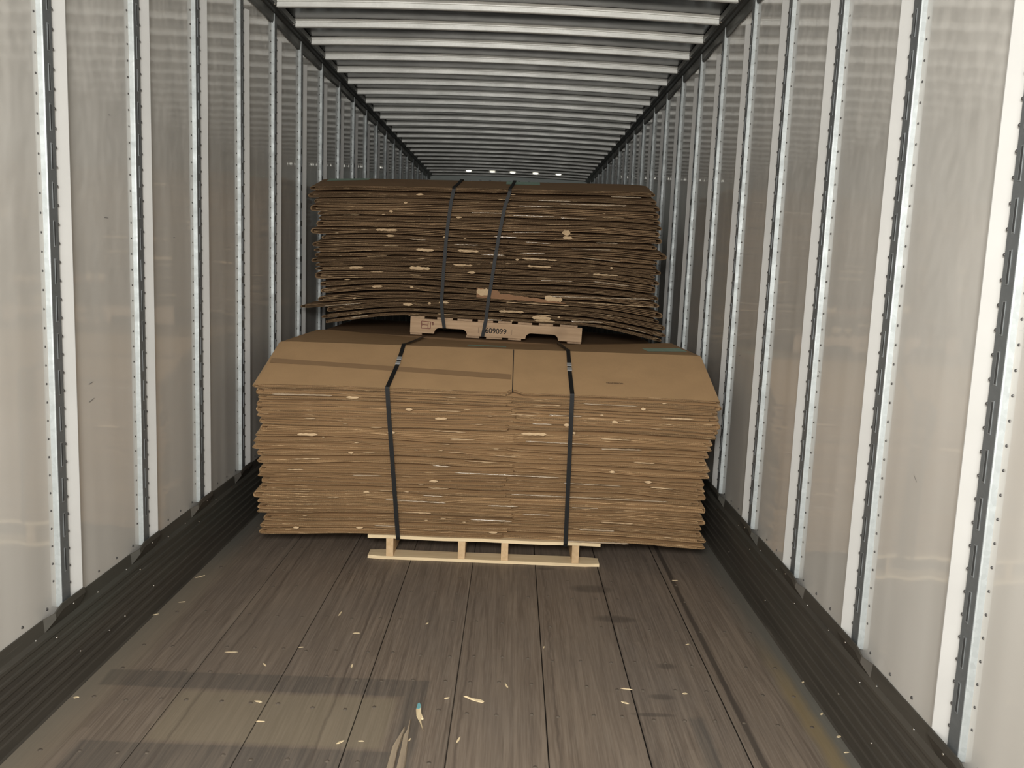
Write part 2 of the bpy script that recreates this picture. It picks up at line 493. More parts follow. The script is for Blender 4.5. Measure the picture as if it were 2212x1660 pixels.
# ------------------------------------------------------------------ wall posts
def post_meshes(side):
    """post seam whose far edge lies at y=0, wall face at x=0; d is how far a point stands in from the wall"""
    P = lambda d, y, z: (-side * d, y, z)
    a = -.114; zt = 2.795; zb = .31
    g = MB()      # galvanised channel: near flange, face under the track, far flange
    zs = [zb + (zt - zb) * i / 8 for i in range(9)]
    g.grid([[P(d, y, z) for z in zs] for d, y in ((-.001, a - .001), (.0130, a + .0015), (.0165, a + .003), (.0140, a + .0585), (-.001, a + .060))])
    tr = MB()     # slotted face
    ya, yb = a + .005, a + .0575
    s0, s1 = a + .0285, a + .0375
    D = lambda y: .0174 - .003 * (y - a) / .0585
    z = .42; last = zb + .002
    Q = lambda y, z, e=0: P(D(y) + e, y, z)
    while z < zt - .12:
        tr.quad(Q(s0, last), Q(s1, last), Q(s1, z), Q(s0, z), 0)
        zz = z + .073
        # pressed lip round the opening
        for (u0, u1, v0, v1) in ((s0 - .0016, s0, z, zz), (s1, s1 + .0016, z, zz), (s0 - .0016, s1 + .0016, z - .003, z), (s0 - .0016, s1 + .0016, zz, zz + .003)):
            b = [Q(u0, v0, .0016), Q(u1, v0, .0016), Q(u1, v1, .0016), Q(u0, v1, .0016)]
            c = [Q(u0, v0), Q(u1, v0), Q(u1, v1), Q(u0, v1)]
            n = tr.pts(b + c)
            for q in ((0, 1, 2, 3), (0, 4, 5, 1), (1, 5, 6, 2), (2, 6, 7, 3), (3, 7, 4, 0)): tr.face(tuple(n + i for i in q), 1)
        # dark inside of the opening
        tr.quad(P(.0168, s0 - .0005, z), P(.0168, s1 + .0005, z), P(.0168, s1 + .0005, zz), P(.0168, s0 - .0005, zz), 2)
        last = zz; z += .1143
    tr.quad(Q(s0, last), Q(s1, last), Q(s1, zt - .01), Q(s0, zt - .01), 0)
    tr.quad(Q(ya, zb + .002), Q(s0, zb + .002), Q(s0, zt - .01), Q(ya, zt - .01), 0)
    tr.quad(Q(s1, zb + .002), Q(yb, zb + .002), Q(yb, zt - .01), Q(s1, zt - .01), 0)
    tr.quad(Q(ya, zb + .002), P(.0160, ya, zb + .002), P(.0160, ya, zt - .01), Q(ya, zt - .01), 0)
    tr.quad(Q(yb, zb + .002), P(.010, yb + .001, zb + .002), P(.010, yb + .001, zt - .01), Q(yb, zt - .01), 0)
    c = MB()      # white folded panel edge beyond the track
    zs = [zb + (2.665 - zb) * i / 8 for i in range(9)]
    c.grid([[P(d, y, z) for z in zs] for d, y in ((.0, a + .0605), (.0040, a + .061), (.0040, a + .074), (.0285, -.004), (.0285, -.001), (.0, .0))])
    c.quad(P(0, a + .074, zs[-1]), P(.0040, a + .074, zs[-1]), P(.0285, -.001, zs[-1]), P(0, 0, zs[-1]))
    r = MB()
    z = .37
    while z < 2.7:
        r.dome(P(.0138, a + .0605, z), .0048, .003, (-side, 0, 0), 6); z += .0572
    return g, tr, c, r


def posts(side, ss):
    X = side * W
    g, tr, c, r = post_meshes(side)
    ss = [f for f in ss if f > 1.2]
    proto = None
    for i, f in enumerate(ss):
        wd = 'left' if side < 0 else 'right'
        if proto is None:
            root = empty('wall_post', (0, 0, 0))
            kids = [g.build('channel', GALV, root), tr.build('slotted_track', [TRACK_SHADED, SLOTLIP, SLOT], root),
                    c.build('panel_edge', CREAM, root), r.build('rivet_row', RIVET, root, smooth=True)]
            kids[3]['kind'] = 'stuff'
            kids[1]['label'] = 'slotted track with its shade painted in'; kids[2]['label'] = 'white folded edge'
            proto = (root, kids)
        else:
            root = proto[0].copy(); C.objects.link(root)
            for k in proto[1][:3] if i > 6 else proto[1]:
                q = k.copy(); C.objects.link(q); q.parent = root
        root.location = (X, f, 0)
        tag(root, f'galvanised slotted steel post on the {wd} wall, {ORD[i]} from the doors', 'wall post', f'slotted posts along the {wd} wall')


posts(-1, SL); posts(1, SR)


# ------------------------------------------------------------------ roof bows
def bow_mesh():
    mb = MB()
    pr = [(-.036, .0268), (-.031, .0264), (-.020, .0235), (-.012, .0200), (-.0100, .0150), (-.001, .0150), (-.001, .0122), (-.0042, .0122),
          (-.0030, -.0085), (.001, -.0120), (.020, -.012), (.026, -.006), (.027, .018), (.045, .026)]
    n = 14
    rows = []
    for i in range(n + 1):
        x = -1.212 + 2.424 * i / n
        cz = .022 * (1 - (x / 1.22) ** 2)
        rows.append([(x, y, z + cz) for y, z in pr])
    mb.grid(rows)
    for r in (rows[0], rows[-1]):
        k = mb.pts(r); mb.face(tuple(range(k, k + len(r))))
    return mb


ys = [4.95 + .4064 * k for k in range(-2, 23)]
me = bow_mesh(); proto = None
for i, y in enumerate(ys):
    if proto is None: o = proto = me.build('roof_bow', BOW)
    else: o = proto.copy(); C.objects.link(o)
    o.location = (0, y, 2.805)
    tag(o, f'galvanised ribbed bow spanning the dark roof, {ORD[i]} from the doors', 'roof bow', 'roof bows across the ceiling')

# small emissive domes for the bright spots on the far roof
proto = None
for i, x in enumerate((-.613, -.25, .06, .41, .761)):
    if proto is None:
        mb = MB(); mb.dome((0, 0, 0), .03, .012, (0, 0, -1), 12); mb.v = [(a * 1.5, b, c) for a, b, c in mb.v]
        proto = o = mb.build('roof_bright_spot', GLOW, smooth=True)
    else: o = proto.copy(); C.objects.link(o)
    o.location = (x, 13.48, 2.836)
    tag(o, f'small glowing spot on the far roof, {ORD[i]} of five from the left', 'lamp', 'glowing spots on the far roof')


# ------------------------------------------------------------------ pallets
def front_pallet(loc):
    r = empty('wooden_pallet', loc)
    x0, x1 = -.565, .566
    L = Vector(loc)

    def b(name, m, *a, bev=0):
        mb = MB(); mb.box(*a, jit=.0012)
        return mb.build(name, m, r, loc=L) if False else _child(mb, name, m, r)
    for y, wd in ((.0, .10), (.56, .10), (1.10, .10)):
        mb = MB(); n = 16
        rows = []
        for i in range(n + 1):
            x = x0 + (x1 - x0) * i / n
            c = .012 if i in (0, n) else 0
            j = lambda: random.uniform(-.001, .001)
            rows.append([(x, y + c, .001), (x, y + j() + c * .4, .002), (x, y + c + j(), .016), (x, y + wd - c, .0165 + j() * .3), (x, y + wd - c, .001)])
        mb.grid(rows, closed=True)
        for q in (rows[0], rows[-1]): k = mb.pts(q); mb.face(tuple(range(k, k + 5)))
        _child(mb, 'bottom_board', PINE, r)
    for k in range(7):
        y = .0 + k * 1.10 / 6.
        mb = MB(); rows = []
        for i in range(13):
            x = x0 + (x1 - x0) * i / 12; z = .105 + .0015 * math.sin(i * 1.3 + k)
            rows.append([(x, y, z), (x, y, z + .016), (x, y + .09, z + .016), (x, y + .09, z)])
        mb.grid(rows, closed=True)
        for q in (rows[0], rows[-1]): kk = mb.pts(q); mb.face(tuple(range(kk, kk + 4)))
        _child(mb, 'deck_board', PINE, r)
    for x in (-.475, -.125, .085, .430):
        mb = MB(); mb.box(x, x + .034, .004, 1.19, .0165, .1045, jit=.0008); _child(mb, 'stringer', PINEY, r)
    return r


def _child(mb, name, m, parent, smooth=False):
    o = mb.build(name, m, smooth=smooth); o.parent = parent; return o


pal = front_pallet((.05, 4.035, 0))
tag(pal, 'pale new pine pallet on the floor under the front cardboard bale', 'pallet', None)
pal2 = front_pallet((.03, 5.42, 0))
tag(pal2, 'pale pine pallet on the floor under the bale behind the front one', 'pallet', None)

# used pallet under the upper bale: notched stringers along x, boards along y
UZ = .967
up = empty('wooden_pallet', (.042, 5.5, UZ))
up.rotation_euler = (0, math.radians(1.1), 0)


def stringer(y):
    out = [(-.549, .014), (-.549, .105), (.549, .105), (.549, .014)]

    def notch(xc):
        pts = []
        for k in range(7):
            a = math.pi / 2 * k / 6
            pts.append((xc + .105 - .028 * (math.cos(a) - 0) + .0 - .0, 0))
        return pts
    # outline along the bottom edge from right to left, with two rounded notches
    bot = []
    for xc in (.295, -.29):
        rr = .034
        bot += [(xc + .108, .014)]
        bot += [(xc + .105 - rr + rr * math.cos(a), .048 - rr + rr * math.sin(a) + .004) for a in [math.pi / 2 * k / 5 for k in range(0, 6)]]
        bot += [(xc - .105 + rr - rr * math.cos(a), .048 - rr + rr * math.sin(a) + .004) for a in [math.pi / 2 * k / 5 for k in range(5, -1, -1)]]
        bot += [(xc - .108, .014)]
    outline = [(-.549, .014), (-.549, .105), (.549, .105), (.549, .014)] + bot
    mb = MB()
    n = len(outline)
    a = mb.pts([(x, y, z) for x, z in outline]); b = mb.pts([(x, y + .036, z) for x, z in outline])
    mb.face(tuple(a + i for i in range(n))); mb.face(tuple(b + i for i in reversed(range(n))))
    for i in range(n):
        j = (i + 1) % n; mb.face((a + i, b + i, b + j, a + j))
    return mb


st = [_child(stringer(y), 'stringer', OLDP, up) for y in (.0, .53, 1.09)]
for x0, x1 in ((-.549, -.46), (-.38, -.28), (-.25, -.155), (-.119, -.022), (.01, .098), (.137, .227), (.272, .362), (.407, .519)):
    mb = MB(); mb.box(x0, x1, .004 + random.uniform(0, .006), 1.12, .106, .119, jit=.001); _child(mb, 'deck_board', OLDPY, up)
for x0, x1 in ((-.548, -.475), (-.191, -.106), (-.061, .041), (.080, .164), (.460, .547)):
    mb = MB(); mb.box(x0, x1, .014 + random.uniform(0, .008), 1.12, 0, .0135, jit=.0008); _child(mb, 'bottom_board', OLDPY, up)
tag(up, 'used pallet with notched stringers standing between the rear bales, stamped with numbers', 'pallet', None)


def text(body, size, mat, name, parent, origin, ux, uz, sx=1.0, bold=0.0):
    """flat lettering as a mesh, lying along ux with its top towards uz"""
    cu = bpy.data.curves.new(name, 'FONT'); cu.body = body; cu.size = size; cu.offset = bold
    tmp = bpy.data.objects.new(name, cu); C.objects.link(tmp)
    dg = bpy.context.evaluated_depsgraph_get(); dg.update()
    me = bpy.data.meshes.new_from_object(tmp.evaluated_get(dg))
    bpy.data.objects.remove(tmp); bpy.data.curves.remove(cu)
    ux = Vector(ux).normalized(); uz = Vector(uz).normalized(); o3 = Vector(origin)
    for v in me.vertices: v.co = o3 + ux * v.co.x * sx + uz * v.co.y
    me.materials.clear(); me.materials.append(mat)
    o = bpy.data.objects.new(name, me); C.objects.link(o); o.parent = parent
    return o


text('609099', .046, INK, 'stamped_number', st[0], (-.070, -.0012, .038), (1, 0, 0), (0, 0, 1), 1.0, .0007)['label'] = 'black stamped digits 609099'
mb = MB()
for a in ((-.114, -.110, .034, .072), (.100, .103, .034, .070)): mb.quad((a[0], -.001, a[2]), (a[1], -.001, a[2]), (a[1], -.001, a[3]), (a[0], -.001, a[3]))
_child(mb, 'stamp_bars', INKG, st[0])
mb = MB()


def bar(mb, x0, z0, x1, z1, t=.0022, y=-.001):
    d = Vector((x1 - x0, 0, z1 - z0)).normalized() * t / 2; n = Vector((-d.z, 0, d.x))
    a = Vector((x0, y, z0)); b = Vector((x1, y, z1))
    mb.quad(a - n, b - n, b + n, a + n)


for s in ((-.478, .045, -.478, .090), (-.478, .090, -.420, .088), (-.420, .088, -.420, .044), (-.420, .044, -.478, .045), (-.436, .086, -.436, .05),
          (-.474, .068, -.438, .067), (-.47, .08, -.47, .06), (-.415, .085, -.402, .085), (-.408, .085, -.408, .066), (-.402, .085, -.402, .068), (-.412, .075, -.4, .075)):
    bar(mb, *s, t=.004)
o = _child(mb, 'heat_treatment_stamp', INKR, st[0]); o['label'] = 'reddish square stamp'


# ------------------------------------------------------------------ bales of flattened boxes
def lerp(a, b, t): return a + (b - a) * t


def noise1(seed):
    r = random.Random(seed)
    ph = [(r.uniform(1.2, 3.2), r.uniform(0, 6.3), .5), (r.uniform(4, 7), r.uniform(0, 6.3), .3), (r.uniform(9, 15), r.uniform(0, 6.3), .14)]
    return lambda x: sum(a * math.sin(f * x + p) for f, p, a in ph)


def box_mesh(seed, xl, xr, f0, f1, surf, yf, yb, ycr, seam, jy, mats, pointy=.5, top=False):
    """one flattened box: an outer and an inner folded sleeve. surf(x, y, frac) gives the height of a level of the bale"""
    r = random.Random(seed)
    if not top: seam += r.uniform(-.025, .025)
    mb = MB()
    H = f1 - f0
    nx = 26
    loops = [(0.0, 1.0, xl, xr)]
    ins = r.uniform(.012, .034)
    loops.append((.27, .73, xl + ins, xr - r.uniform(.012, .034)))
    w1, w2 = noise1(seed), noise1(seed + 77)
    th = r.uniform(.13, .175) if not top else .12
    for li, (a, b, l, rr) in enumerate(loops):
        tp = r.uniform(.68, 1.0) if li == 0 else .8
        con = lambda x, h: (a + b) / 2 + (h - (a + b) / 2) * lerp(tp, 1, smooth01(min(x - l, rr - x) / .04))
        path = []   # (x, height in box 0..1, thickness dir)
        rad = (b - a) / 2
        ext = .011 if li == 0 else .006
        pk = [r.uniform(.5, 1.8), r.uniform(.5, 1.8)]
        dz = [r.uniform(-.1, .1) if li else r.uniform(-.02, .02), r.uniform(-.1, .1) if li else r.uniform(-.02, .02)]
        xs = [lerp(l, rr, i / nx) for i in range(nx + 1)] + [l + .02, l + .04, rr - .02, rr - .04]
        xs = sorted(xs + [seam - .0025, seam + .0025])
        for x in xs: path.append((x, con(x, a), 0))
        for k in range(1, 6):
            t = -math.pi / 2 + math.pi * k / 6
            path.append((rr + ext * pk[0] * math.cos(t), a + rad + tp * rad * math.sin(t) + dz[0] * math.cos(t), 1))
        for x in reversed(xs): path.append((x, con(x, b), 2))
        for k in range(1, 6):
            t = math.pi / 2 + math.pi * k / 6
            path.append((l + ext * pk[1] * math.cos(t), a + rad + tp * rad * math.sin(t) + dz[1] * abs(math.cos(t)), 3))
        n = len(path)
        # thickness: offset towards the inside of the loop
        mid = (a + b) / 2
        fill = r.uniform(.54, .82) if not top else .86
        if li: fill = fill0
        fill0 = fill
        jo = {(s, q): r.uniform(-jy, jy) for s in (0, 2) for q in (0, 1)}
        if top:
            jo[(2, 0)] = -jy * 1.1; jo[(2, 1)] = -jy * 1.1
        nk = noise1(seed * 3 + li)
        front = []
        for (x, h, s) in path:
            q = 0 if x < seam else 1
            if s in (0, 2):
                yy = jo[(s, q)] + .0022 * nk(x * 9 + s)
                if abs(x - seam) < .004: yy += .03 if top else .006
            else:
                yy = lerp(jo[(0, 1 if s == 1 else 0)], jo[(2, 1 if s == 1 else 0)], min(1, max(0, (h - a) / (b - a))))
            front.append(yf + yy)
        yrows = [None, yf + .07, ycr - .012, ycr, ycr + .012, lerp(ycr, yb, .5), yb]

        def P(i, yy, inner):
            x, h, s = path[i]
            hh = h
            if inner:
                if s == 0: hh = h + th
                elif s == 2: hh = h - th
                elif s in (1, 3):
                    c = rr if s == 1 else l
                    x = c + (x - c) * .45; hh = mid + (h - mid) * (1 - th / rad if rad > th else .3)
            wv = .10 * w1(x) + (.07 * w2(x * 1.7))
            fr = f0 + H * (.04 + fill * hh + (abs(wv) * .45 if not (top and s == 2 and not inner) else .01))
            return (x, yy, surf(x, yy, fr))
        O = []; I = []
        for ry in yrows:
            O.append(mb.pts([P(i, front[i] if ry is None else ry, False) for i in range(n)]))
            I.append(mb.pts([P(i, front[i] if ry is None else ry, True) for i in range(n)]))
        for j in range(len(yrows) - 1):
            for i in range(n):
                k = (i + 1) % n
                mi = 2 if (path[i][2] in (1, 3)) else 0
                mb.face((O[j] + i, O[j] + k, O[j + 1] + k, O[j + 1] + i), 0 if not mi else 2)
                mb.face((I[j] + k, I[j] + i, I[j + 1] + i, I[j + 1] + k), 0)
        for row, fl_ in ((0, False), (len(yrows) - 1, True)):
            for i in range(n):
                k = (i + 1) % n
                mi = 1
                f = (O[row] + i, I[row] + i, I[row] + k, O[row] + k)
                mb.face(f if not fl_ else f[::-1], mi)
    return mb


def ripple(x, f):
    return math.sin(math.pi * min(1, max(0, f))) * (.0055 * math.sin(3.1 * x + 17 * f) + .003 * math.sin(7.3 * x - 31 * f + 1) + .0014 * math.sin(15 * x + 50 * f))


def smooth01(t): t = max(0, min(1, t)); return t * t * (3 - 2 * t)


def patch(parent, kind, x, y, z, wd, ht, r, gx=(0, 0, 0)):
    """a torn scrap of paper or a strip of clear tape on the cut front edges; crumpled, a few tenths of a millimetre thick"""
    mb = MB(); n = max(3, int(wd / .012)); rows = []
    for i in range(n + 1):
        xx = x - wd / 2 + wd * i / n
        e = .35 if i in (0, n) else 1
        jj = r.uniform(-.12, .12)
        lo, hi = z - ht / 2 * e * r.uniform(.6, 1.1), z + ht / 2 * e * r.uniform(.6, 1.1)
        sl = gx[0] * (xx - x)
        rows.append([(xx, y + r.uniform(-.001, .001), lo + sl), (xx, y - r.uniform(.001, .003), (lo + hi) / 2 + sl), (xx, y + r.uniform(-.001, .001), hi + sl), (xx, y + .0035, hi + sl), (xx, y + .0035, lo + sl)])
    mb.grid(rows, closed=True)
    o = mb.build(kind, TORN if kind == 'torn_paper' else TAPE, smooth=(kind != 'torn_paper'))
    o.parent = parent; o.matrix_parent_inverse = Matrix.Translation(-parent.location)
    return o


def bale(n, surf, yf, yb, ycr, seam, edges, mats, labelf, group, jy, seed, scraps, taken=(), lean=0.0):
    out = []
    rr = random.Random(seed * 13)
    cum = [0.0]
    for i in range(n): cum.append(cum[-1] + (rr.uniform(.65, 1.4) if i < n - 1 else .8))
    cum = [c / cum[-1] for c in cum]
    for i in range(n):
        f0, f1 = cum[i], cum[i + 1]
        xl, xr = edges(i, n)
        xc = (xl + xr) / 2
        mb = box_mesh(seed + i, xl, xr, f0, f1, surf, yf + lean * (1 - i / (n - 1)), yb, ycr, seam, jy, mats, top=(i == n - 1))
        o = mb.build('flattened_box', mats, loc=(xc, (yf + yb) / 2, surf(xc, yb, f0)))
        lb = labelf(i)
        tag(o, lb, 'flattened cardboard box', group)
        out.append(o)
    r = random.Random(seed * 5)
    used = list(taken)
    for k in range(scraps):
        i = r.randrange(0, n - 1)
        xl, xr = edges(i, n)
        x = r.uniform(xl + .15, xr - .15)
        kind = 'clear_tape' if (r.random() < .33 and x > seam - .1) or r.random() < .12 else 'torn_paper'
        f = lerp(cum[i], cum[i + 1], r.choice((.12, .5, .85)))
        z = surf(x, yf, f)
        sl = (surf(x + .05, yf, f) - surf(x - .05, yf, f)) / .1
        wd = r.choice((.02, .03, .05, .09, .14)) * r.uniform(.7, 1.2) if kind == 'torn_paper' else r.uniform(.08, .30)
        ht = r.choice((.004, .005, .006, .014)) if kind == 'torn_paper' else r.uniform(.005, .009)
        if any(abs(x - ux) < (wd + uw) / 2 + .01 and abs(z - uz) < (ht + uh) / 2 + .012 + .03 * (wd + uw) for ux, uz, uw, uh in used): continue
        used.append((x, z, wd, ht))
        patch(out[i], kind, x, yf - jy - .0055 + lean * (1 - i / (n - 1)), z, wd, ht, r, (sl,))
    return out


UP_TORN = ((-.045, 1.268, .085, .045, 5), (.40, 1.238, .11, .032, 5), (.37, 1.25, .05, .03, 5), (.33, 1.118, .12, .02, 2), (.35, 1.10, .13, .012, 2), (.34, 1.135, .10, .008, 2),
                          (.46, 1.655, .05, .035, 17), (.47, 1.625, .06, .02, 16), (-.45, 1.40, .13, .022, 9), (-.42, 1.515, .11, .018, 13), (-.15, 1.52, .13, .014, 13), (-.18, 1.43, .12, .012, 10),
                          (.30, 1.485, .22, .010, 12), (.72, 1.405, .16, .010, 10), (.30, 1.44, .15, .012, 11), (-.52, 1.17, .06, .02, 3), (.80, 1.22, .5, .006, 4), (.3, 1.205, .4, .006, 4))
UP_TAPE = ((.62, 1.835, .42, .010, 20), (.38, 1.85, .2, .007, 21), (.50, 1.747, .16, .006, 20), (.08, 1.615, .14, .010, 16), (.62, 1.56, .25, .007, 14), (.7, 1.26, .62, .008, 5), (.62, 1.105, .2, .012, 1))
FRONT_TAPE = ((.55, .352, .75, .006, 8), (.15, .45, .5, .006, 11), (.62, .812, .25, .005, 21), (.38, .62, .3, .006, 17))

# front bale
FY, FB, FC = 4.0, 5.27, 4.45


def s_front(x, y, f):
    zb = .1235 - .024 * smooth01((abs(x - .05) - .56) / .65) - .0
    tf = smooth01(0) if y <= FY else min(1, (y - FY) / (FC - FY))
    yy = (y - FY) / (FC - FY)
    zt_front = .860 + .002 * x - .006 * smooth01((abs(x - .05) - .7) / .5)
    zt_cr = 1.009 + .010 * (x + 1.05) / 2.2
    zt = lerp(zt_front, zt_cr, min(1, yy)) - (0 if y < FC else (y - FC) / (FB - FC) * .046 * max(0, 1 - (abs(x - .15) / 1.1) ** 1.6))
    return zb + (zt - zb) * f + ripple(x, f)


def e_front(i, n):
    f = i / n
    r = random.Random(900 + i)
    xl = -1.035 + r.uniform(-.012, .014) + .01 * math.sin(i * .9)
    xr = (1.125 if f > .70 else 1.088) + r.uniform(-.018, .018)
    if f < .08: xr = 1.115; xl = -1.03
    if i == n - 1: xl, xr = -1.043, 1.128
    if i == n - 2: xl, xr = -1.035, 1.130
    return xl, xr


NF = 24


def l_front(i):
    if i == NF - 1: return 'topmost flattened box of the front bale, smooth tan flap with tape and green stickers'
    if i == 0: return 'lowest flattened box of the front bale, drooping over the pine pallet'
    return f'brown flattened corrugated box in the front bale, {ORD[i]} up from its pallet'


FM = [CARD, CEDGE, FOLD]
fb = bale(NF, s_front, FY, FB, FC, .158, e_front, FM, l_front, 'flattened boxes of the front bale', .011, 100, 130, [q[:4] for q in FRONT_TAPE], .048)
topbox = fb[-1]


def stick(parent, name, mat, quad_pts, lift=(0, -.0002, .0012), nx=6, ny=2, label=None):
    a, b, c, d = [Vector(p) for p in quad_pts]; L = Vector(lift)
    mb = MB(); rows = []
    for i in range(nx + 1):
        p0 = a.lerp(b, i / nx); p1 = d.lerp(c, i / nx)
        rows.append([p0.lerp(p1, k / ny) + L for k in range(ny + 1)])
    mb.grid(rows)
    rows2 = [[p - L * .6 for p in r] for r in rows]; mb.grid(rows2)
    o = mb.build(name, mat); o.parent = parent; o.matrix_parent_inverse = Matrix.Translation(-parent.location)
    if label: o['label'] = label
    return o


FT = (NF - 1 + .92) / NF


def on_front(x, y): return Vector((x, y, s_front(x, y, FT)))


stick(topbox, 'sticker', GREEN, [on_front(-.095, 4.665), on_front(.117, 4.66), on_front(.117, 4.79), on_front(-.095, 4.80)], label='pale green sticker')
stick(topbox, 'sticker', GREEN, [on_front(.885, 4.64), on_front(1.105, 4.68), on_front(1.10, 4.89), on_front(.885, 4.86)], label='pale green sticker')
stick(topbox, 'paper_tape', BTAPE, [on_front(-1.04, 4.205), on_front(.150, 4.115), on_front(.150, 4.165), on_front(-1.042, 4.252)], lift=(0, -.0006, .0022), nx=20, label='slightly darker band of paper tape')
# dark slot between the two flaps of the topmost box
stick(topbox, 'flap_gap', HOLE, [on_front(.1565, 3.995), on_front(.1605, 3.995), on_front(.1600, 4.443), on_front(.1562, 4.443)], nx=1, ny=6, lift=(0, -.0006, .0022), label='dark slot between flaps')
nrm = (on_front(0, 4.3) - on_front(0, 4.1)).normalized()
o = text('TRGFZFRON', .017, INKS, 'printed_code', topbox, on_front(.607, 4.105) + Vector((0, -.001, .0035)), (1, 0, .003), nrm, .86, .0004)
o.matrix_parent_inverse = Matrix.Translation(-topbox.location)

# bale standing behind the front one, the upper bale's pallet rests on it
BY, BB, BC = 5.37, 6.72, 5.47


def s_back(x, y, f):
    zb = .1235 - .02 * smooth01((abs(x - .05) - .56) / .65)
    zt = lerp(.93, UZ - .003, max(0, min(1, (y - BY) / (BC - BY)))) - .019 * (x - .04) * 1.0
    if abs(x - .04) < .56: pass
    return zb + (zt - zb) * f + ripple(x, f)


def e_back(i, n):
    r = random.Random(1900 + i)
    return -1.06 + r.uniform(-.02, .02), 1.10 + r.uniform(-.02, .02)


NB = 20
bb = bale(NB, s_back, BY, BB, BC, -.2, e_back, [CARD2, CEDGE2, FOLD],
          lambda i: 'topmost box of the bale behind the front one, carrying the used pallet' if i == NB - 1 else
          f'flattened box hidden behind the front bale, {ORD[i]} up from the rear pallet', 'flattened boxes of the rear lower bale', .01, 400, 0)

# upper bale
UY, UB, UC = 5.485, 6.75, 5.84


def s_up(x, y, f):
    ax = abs(x - .04)
    zb = 1.0905 - .019 * (x - .04)
    dr = .050 * smooth01((ax - .50) / .95) * (1 - f) + .085 * smooth01((ax - .52) / 1.0) * (1 - f) ** 5
    zt_f = 1.913 + .017 * x - .010 * smooth01((abs(x) - .8) / .4)
    zt = lerp(zt_f, zt_f + .078, min(1, (y - UY) / (UC - UY)))
    return zb - dr + (zt - zb) * f + ripple(x, f)


EL = [-1.06, -1.06, -1.046, -1.21, -1.10, -1.079, -1.112, -1.112, -1.123, -1.131, -1.128, -1.128, -1.132, -1.076, -1.147, -1.108, -1.109, -1.141, -1.134, -1.155, -1.145]
ER = [1.096, 1.12, 1.115, 1.086, 1.097, 1.063, 1.056, 1.063, 1.029, 1.068, 1.043, 1.057, 1.104, 1.03, 1.07, 1.057, 1.057, 1.04, 1.038, 1.02, 1.014]
NU = 23


def e_up(i, n):
    r = random.Random(2900 + i)
    k = min(20, int(round(i / (n - 1) * 20)))
    return EL[k] + r.uniform(-.006, .012) + .012, ER[k] + r.uniform(-.012, .006) - .012


def l_up(i):
    if i == NU - 1: return 'topmost flattened box of the upper bale, close under the roof'
    if i == 0: return 'lowest flattened box of the upper bale, ends drooping past the stamped pallet'
    return f'brown flattened corrugated box in the upper bale, {ORD[i]} up from the stamped pallet'


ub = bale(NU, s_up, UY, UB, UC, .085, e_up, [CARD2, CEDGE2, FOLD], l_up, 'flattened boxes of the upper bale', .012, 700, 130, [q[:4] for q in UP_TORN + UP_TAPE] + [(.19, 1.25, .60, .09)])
FU = (NU - 1 + .94) / NU


def on_up(x, y): return Vector((x, y, s_up(x, y, FU)))


stick(ub[-1], 'sticker', GREEN, [on_up(.07, 5.70), on_up(.29, 5.70), on_up(.29, 5.83), on_up(.07, 5.83)], label='pale green sticker')
stick(ub[-1], 'sticker', GREEN, [on_up(-1.10, 5.73), on_up(-.83, 5.76), on_up(-.83, 5.84), on_up(-1.10, 5.84)], label='pale green sticker')
# a torn flap hanging from a box near the bottom of the upper bale
fl_box = ub[5]
mb = MB(); rows = []
r = random.Random(5)
for i in range(31):
    t_ = i / 30; x = -.088 + .565 * t_
    hi = lerp(1.292, 1.242, t_) + (0 if t_ > .22 else .0) - (.016 if t_ > .24 else 0) + r.uniform(-.003, .003)
    lo = lerp(1.232, 1.212, t_) + r.uniform(-.0015, .0015)
    if t_ > .82: hi = lerp(hi, lo + .006, (t_ - .82) / .18)
    rows.append([(x, UY - .0165, lo), (x, UY - .0175, (lo + hi) / 2), (x, UY - .0165, hi), (x, UY - .0148, hi), (x, UY - .0148, lo)])
mb.grid(rows, closed=True)
o = mb.build('torn_flap', m_plain('brown_inner_liner', (.27, .145, .075), .75, 0, .2)); o.parent = fl_box; o.matrix_parent_inverse = Matrix.Translation(-fl_box.location); o['label'] = 'reddish brown torn flap strip'
r = random.Random(8)
for (x, z, wd, ht, k) in UP_TORN:
    patch(ub[k], 'torn_paper', x, UY - .0205, z, wd, ht, r, (-.02,))
for (x, z, wd, ht, k) in UP_TAPE:
    patch(ub[k], 'clear_tape', x, UY - .0175, z, wd, ht, r, (.01,))
for (x, z, wd, ht, k) in FRONT_TAPE:
    patch(fb[k], 'clear_tape', x, FY - .0165 + .048 * (1 - k / (NF - 1)), z, wd, ht, r, (-.01,))


